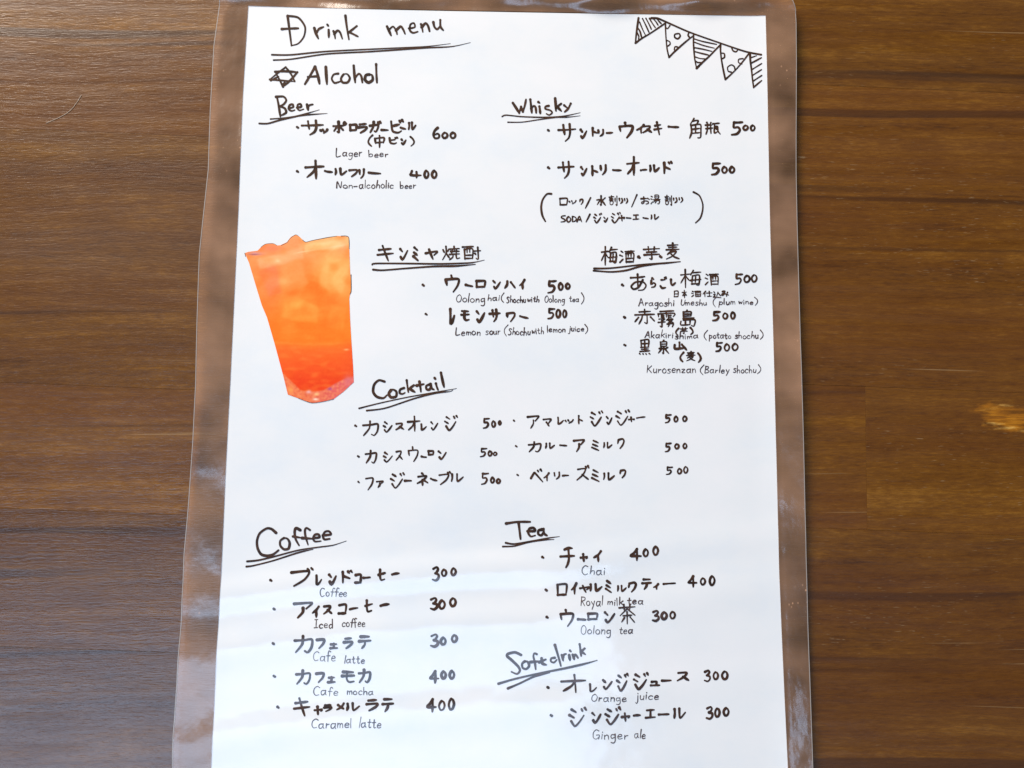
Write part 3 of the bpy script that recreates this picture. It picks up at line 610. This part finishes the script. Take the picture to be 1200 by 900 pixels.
line("@O キ 175 420 275 530 ャ 298 470 350 522 ラ 355 460 405 505 メ 430 450 480 495 ル 492 450 572 498 ラ 608 430 680 500 テ 705 425 775 505", ('O', 82, 478, 1.8), "@O ４ 972 425 1030 505 0 1042 435 1082 495 0 1100 422 1138 492", [("Caramel", 365, 412, 852.5, 11.5), ("latte", 421, 446.5, 852, 11.5)], wd=D_)
line("@P チ 435 208 535 345 ャ 570 250 620 305 イ 658 230 712 305", ('P', 320, 275, 1.9), "@P ４ 905 215 980 298 0 990 218 1028 272 0 1055 200 1095 262", [("Chai", 681.5, 708.6, 673.3, 10.5)], wd=2.6)
line("@Q ロ 150 75 215 155 イ 240 70 278 145 ヤ 295 85 360 135 ル 360 75 440 125 ミ 460 55 500 135 ル 535 85 595 128 ク 605 65 658 132 テ 692 45 755 115 ィ 765 75 800 115 ー 832 78 905 73", ('Q', 82, 117, 1.8), "@Q ４ 985 25 1045 100 0 1065 38 1100 85 0 1122 25 1160 88", [("Royal", 680, 705.7, 709.6, 10.5), ("milk", 711.5, 729.9, 708.9, 9), ("tea", 735, 752.8, 707.6, 8.5)], wd=2.5)
line("@Q ウ 168 240 252 350 ー 285 302 332 305 ロ 345 262 410 308 ン 452 255 520 328 茶 545 205 652 335", ('Q', 88, 290, 1.8), "@Q 3 758 245 802 318 0 815 255 855 305 0 870 252 908 302", [("Oolong", 680.4, 715.2, 743, 10.8), ("tea", 725.3, 740.9, 742.2, 9.5)], wd=2.6)
line("@T オ 115 78 270 190 レ 290 135 335 185 ン 370 110 430 172 ジ 455 72 530 182 ジ 558 68 652 172 ュ 662 120 722 150 ー 735 118 788 116 ス 825 65 900 122", ('T', 37, 158, 1.8), "@T 3 990 52 1030 125 0 1045 62 1080 112 0 1098 58 1138 112", [("Orange", 692.5, 733.7, 822, 9.8), ("juice", 744.6, 771.5, 819.5, 10)], wd=2.5)
line("@T ジ 165 278 272 398 ン 305 310 362 378 ジ 385 278 482 388 ャ 485 312 538 368 ー 562 330 600 328 エ 632 292 695 348 ー 715 325 775 322 ル 805 285 880 350", ('T', 57, 328, 1.8), "@T 3 1003 275 1045 355 0 1055 285 1090 342 0 1108 282 1145 335", [("Ginger", 694, 735.6, 866, 11), ("ale", 743.3, 756, 865, 10.5)], wd=2.6)

# --- bunting drawn in the corner
a = Ink()
trace(a, 'U', "205,45 260,48 330,78 530,165 790,258 1000,330 1140,362", 2.05, 0)
trace(a, 'U', "97,45 85,120 76,190 70,258|70,258 130,215 190,180 250,140 325,88|325,90 326,150 330,220 340,310 355,382|355,382 400,335 450,290 500,245 560,198|565,180 564,250 567,320 575,400 590,475|590,475 640,425 700,370 750,318 798,270|795,275 795,330 802,400 815,480 835,570|835,570 880,530 930,480 985,415 1035,350|1045,350 1048,410 1057,490 1065,570 1075,640|1075,640 1110,610 1142,582", 1.95, .1)
trace(a, 'U', "85,175 98,200 96,228|90,130 108,160 122,212|105,80 130,140 155,192|130,50 160,110 185,168|160,48 185,95 205,140|190,48 215,90 238,125|220,48 245,78 262,105|252,50 270,72 288,92|362,110 345,135 333,130|430,178 405,185 405,210 430,222 452,200 445,180 430,178|335,235 362,248 364,270 342,287|400,315 405,292 425,290 437,300|524,170 518,192 535,215|570,222 640,245 760,270|570,250 650,280 740,302|570,297 640,310 720,330|570,330 620,345 690,362|574,375 620,390 662,395|580,412 600,425 628,425|890,300 900,325 925,335 942,318|800,345 825,350 828,380 805,395|885,508 860,500 855,465 885,445 912,460 915,485|975,438 948,425 950,398 985,392|1055,385 1098,370|1058,430 1140,388|1065,485 1141,438|1067,535 1142,490|1072,585 1142,540", 1.6, .1)
a.build('bunting_drawing', INK, 'pen drawing of five triangular flags on a cord')

# ---------------------------------------------------------------- printed cut-out of an orange cocktail glass
OUTL = [(287.3, 297), (291, 295.5), (302, 294), (306, 290), (311.5, 286), (320, 285.5), (325, 288), (329, 287.5), (336.5, 284), (341, 278), (346.5, 275.2), (351, 277.5), (355, 281.5), (358.5, 284), (368, 281.5), (385, 278.3), (395, 276.8), (403, 277.2), (408.5, 278), (409.5, 292), (410.5, 320), (411.5, 330), (411.2, 341), (409.5, 350), (410.5, 375), (412, 400), (414, 430), (414.8, 448), (403, 459), (391, 468), (378, 471), (365, 472.5), (350, 467), (337.5, 462.5), (332, 440), (322, 403), (313, 372), (307, 358), (300, 335), (292, 308)]
def inside(px, py, P):
    c = False; j = len(P) - 1
    for i in range(len(P)):
        if (P[i][1] > py) != (P[j][1] > py) and px < (P[j][0] - P[i][0]) * (py - P[i][1]) / (P[j][1] - P[i][1]) + P[i][0]: c = not c
        j = i
    return c
def srgb(c): return tuple(((x / 255) / 12.92 if x / 255 <= .04045 else ((x / 255 + .055) / 1.055) ** 2.4) for x in c)
def mixc(a, b, t): t = max(0, min(1, t)); return tuple(a[i] + (b[i] - a[i]) * t for i in range(3))
def blob(x, y, cx, cy, rx, ry): return math.exp(-(((x - cx) / rx) ** 2 + ((y - cy) / ry) ** 2))
def ice(x, y, cx, cy, hw, hh, ang, soft=2.5):
    dx, dy = x - cx, y - cy; ca_, sa_ = math.cos(ang), math.sin(ang)
    u, v_ = abs(dx * ca_ + dy * sa_), abs(-dx * sa_ + dy * ca_)
    return (1 - smooth(hw - soft, hw + soft, u)) * (1 - smooth(hh - soft, hh + soft, v_))
def print_colour(x, y):
    N = lambda sx, sy, s: noise.noise(Vector((x * sx, y * sy, s)))
    t = (y - 280) / 190
    c = mixc((255, 158, 98), (255, 120, 20), t * 1.9)
    c = mixc(c, (255, 186, 100), .95 * blob(x, y, 390, 322, 22, 30)); c = mixc(c, (246, 118, 26), .8 * blob(x, y, 370, 340, 16, 20) + .5 * blob(x, y, 384, 352, 14, 12))
    c = mixc(c, (255, 166, 66), .8 * blob(x, y, 352, 358, 18, 10)); c = mixc(c, (240, 104, 16), .55 * blob(x, y, 345, 345, 10, 5) + .5 * blob(x, y, 390, 352, 12, 6)); c = mixc(c, (255, 196, 120), .6 * blob(x, y, 332, 330, 9, 9)); c = mixc(c, (246, 124, 74), .6 * blob(x, y, 315, 325, 14, 38))
    c = mixc(c, (255, 178, 104), .8 * blob(x, y, 320, 305, 16, 5)); c = mixc(c, (255, 224, 160), .9 * blob(x, y, 326, 306, 3, 2))
    if y < 300:
        yl = 294 - (x - 350) * .04 + 2 * N(.2, .2, 3)
        band = smooth(yl + 3, yl - 3, y) if False else 1 - smooth(yl - 3, yl + 2, y)
        c = mixc(c, (255, 190, 118), .65 * band * smooth(345, 365, x)); c = mixc(c, (255, 226, 150), .8 * blob(x, y, 379, 289, 8, 3))
        c = mixc(c, (232, 120, 88), .6 * blob(x, y, 318, 291, 12, 4)); c = mixc(c, (214, 150, 160), .85 * blob(x, y, 299, 297.5, 9, 2.3)); c = mixc(c, (140, 70, 90), .7 * blob(x, y, 298, 298.5, 6, .7))
        c = mixc(c, (255, 150, 90), .6 * blob(x, y, 346, 283, 7, 6)); c = mixc(c, (240, 130, 90), .6 * blob(x, y, 403, 284, 5, 7))
    wx, wy = x + 3 * N(.06, .06, 31), y + 3 * N(.06, .06, 37)
    for cx_, cy_, hw, hh, an, col, am in ((384, 287.5, 26, 4.5, -.16, (255, 206, 140), .75), (330, 303, 27, 6, -.25, (255, 184, 128), .55), (392, 322, 15, 20, .25, (255, 186, 104), .45),
            (368, 345, 13, 13, .5, (246, 112, 20), .55), (345, 322, 13, 15, -.35, (255, 158, 84), .45), (318, 330, 9, 16, -.3, (248, 126, 84), .5), (352, 366, 20, 9, .1, (255, 162, 66), .5), (395, 372, 10, 14, .2, (255, 150, 56), .4)):
        c = mixc(c, col, am * ice(wx, wy, cx_, cy_, hw, hh, an))
    c = mixc(c, (255, 214, 160), .5 * math.exp(-((y - (297 - (x - 345) * .16)) / .9) ** 2) * smooth(342, 352, x) * (1 - smooth(400, 410, x)))
    # denser syrup at the bottom
    yb = 403.5 + 3.5 * math.sin((x - 325) / 28) * .6 + .8 * N(.15, .1, 9)
    low = smooth(yb - 6, yb + 5 + 6 * max(0, N(.06, .02, 4)), y) * .92
    lowc = mixc((252, 106, 30), (238, 56, 4), (y - 408) / 40); lowc = mixc(lowc, (255, 128, 50), .35 * max(0, N(.08, .2, 12)) * 2)
    lowc = mixc(lowc, (240, 70, 30), .5 * smooth(395, 414, x))
    c = mixc(c, lowc, low); c = mixc(c, (255, 160, 70), .22 * math.exp(-((y - yb + 2) / 1.6) ** 2)); c = mixc(c, (255, 225, 180), .95 * blob(x, y, 406, 410, 3, .9))
    # faceted foot
    fb = 455 + 3.5 * math.cos((x - 366) / 13) - .26 * max(0, x - 380) * 1.2 - max(0, 352 - x) * .72
    foot = smooth(fb - 1.2, fb + 1.8, y)
    fc = mixc((238, 112, 62), (226, 92, 92), smooth(345, 405, x)); fc = mixc(fc, (250, 150, 96), .6 * (.5 + N(.35, .35, 5))); fc = mixc(fc, (214, 74, 56), .35 * max(0, N(.3, .3, 8)) * 2)
    c = mixc(c, fc, foot)
    for bx, by, rx, ry, col in ((362, 459, 3, 2.2, (245, 190, 190)), (371, 462, 3, 1.8, (255, 200, 130)), (370, 468, 3.2, 1.5, (255, 236, 210)), (387, 456, 2.4, 1.6, (170, 70, 130)), (341, 457, 3, 4, (255, 160, 80)), (408, 447, 5, 7, (226, 110, 110))):
        c = mixc(c, col, .9 * blob(x, y, bx, by, rx, ry))
    c = mixc(c, (240, 100, 40), .35 * smooth(12, 0, x - (287 + (y - 297) * .29)) * 0)
    c = mixc(c, (255, 178, 92), .35 * max(0, N(.04, .05, 21)) * (1.0 if y < 398 else .2)); c = mixc(c, (244, 104, 14), max(0, -N(.06, .07, 23)) * .6 * (1 - foot))
    gr = 5 * N(.09, .22, 1) + 4 * N(.3, .5, 2) + 3 * N(.9, .9, 4)
    c = tuple(max(0, min(255, q + gr)) for q in c)
    return mixc(c, (200, 60, 10), 0)
E_ = dense(OUTL, 1.2)
cxm, cym = 360, 370
v = []; f = []; cols = []; ns = 46; nE = len(E_)
for k in range(ns + 1):
    for i, (ex, ey) in enumerate(E_):
        # rings from the outline to a vertical spine, so the mesh stays even
        spx, spy = 352 + (ey - 280) * .12, max(300, min(445, ey))
        t = k / ns; px = ex + (spx - ex) * t; py = ey + (spy - ey) * t
        x, y = at(px, py); v.append((x, y, height(x, y) + .00009)); c = srgb(print_colour(px, py))
        cols.append((*[min(1, q * 1.0) for q in c], 1))
for k in range(ns):
    for i in range(nE):
        a = k * nE + i; b = k * nE + (i + 1) % nE; f.append((a, b, b + nE, a + nE))
me = mesh('drink_picture', v, f)
at_ = me.color_attributes.new('print', 'FLOAT_COLOR', 'POINT'); at_.data.foreach_set('color', [q for c in cols for q in c])
bm = bmesh.new(); bm.from_mesh(me)
for fc in bm.faces:
    if fc.normal.z < 0: fc.normal_flip()
bm.to_mesh(me); bm.free()
m, nt, b = mat('printed_picture'); g = NT(nt)
vc = g.n('ShaderNodeVertexColor', layer_name='print'); g.put(b.inputs['Base Color'], vc.outputs[0])
b.inputs['Roughness'].default_value = .7; b.inputs['Specular IOR Level'].default_value = .2; b.inputs['Coat Weight'].default_value = 1; b.inputs['Coat Roughness'].default_value = .1
pic = link('drink_picture', me, m, paper, 'cut-out printed picture of a glass of orange cocktail')
# thin dark edge left by the scissors
EDG = make_ink('cut_edge_shade', (.10, .045, .03), (.20, .09, .06))
for st, wd in (([(287.3, 297), (288, 301)], .8), ([(330, 287.8), (336.5, 284.5), (340, 280), (346.5, 275.6), (350, 277)], .7), ([(355, 281.5), (358.5, 284), (368, 281.8), (385, 278.6), (395, 277)], .8), ([(400, 277), (408.5, 278.2), (409.5, 292)], .9), ([(411.6, 322), (411.6, 341), (410, 345)], .9), ([(391, 467.8), (378, 470.8), (365, 472.2), (350, 467)], .7), ([(306, 290), (311.5, 286.2), (320, 285.7), (325, 288)], .5)):
    a = Ink(); a.stroke(st, wd * .75, .3, z0=.00012); a.build('cut_edge', EDG)

# ---------------------------------------------------------------- a pale hair lying on the table
PLANE[0] = 0.0
pts = [(54, 144.5), (62, 141), (70, 137.5), (78, 133), (85, 127), (91, 119), (95.5, 111.5)]
c = catmull(pts); v = []; f = []
for i, (px, py) in enumerate(c):
    x, y = at(px, py); a_ = c[max(0, i - 1)]; b_ = c[min(len(c) - 1, i + 1)]
    d = Vector((b_[0] - a_[0], -(b_[1] - a_[1]))).normalized(); r = .00007
    for q in range(5):
        th = q * 2 * math.pi / 5
        v.append((x - d.y * math.cos(th) * r, y + d.x * math.cos(th) * r, .00012 + .00002 * math.sin(i * .3) ** 2 + math.sin(th) * r))
for i in range(len(c) - 1):
    for q in range(5): a_ = i * 5 + q; b_ = i * 5 + (q + 1) % 5; f.append((a_, b_, b_ + 5, a_ + 5))
link('hair_strand', mesh('hair_strand', v, f, True), simple('pale_hair', (.85, .72, .55), .5), None, 'fine pale curved hair lying on the brown table boards', 'hair')
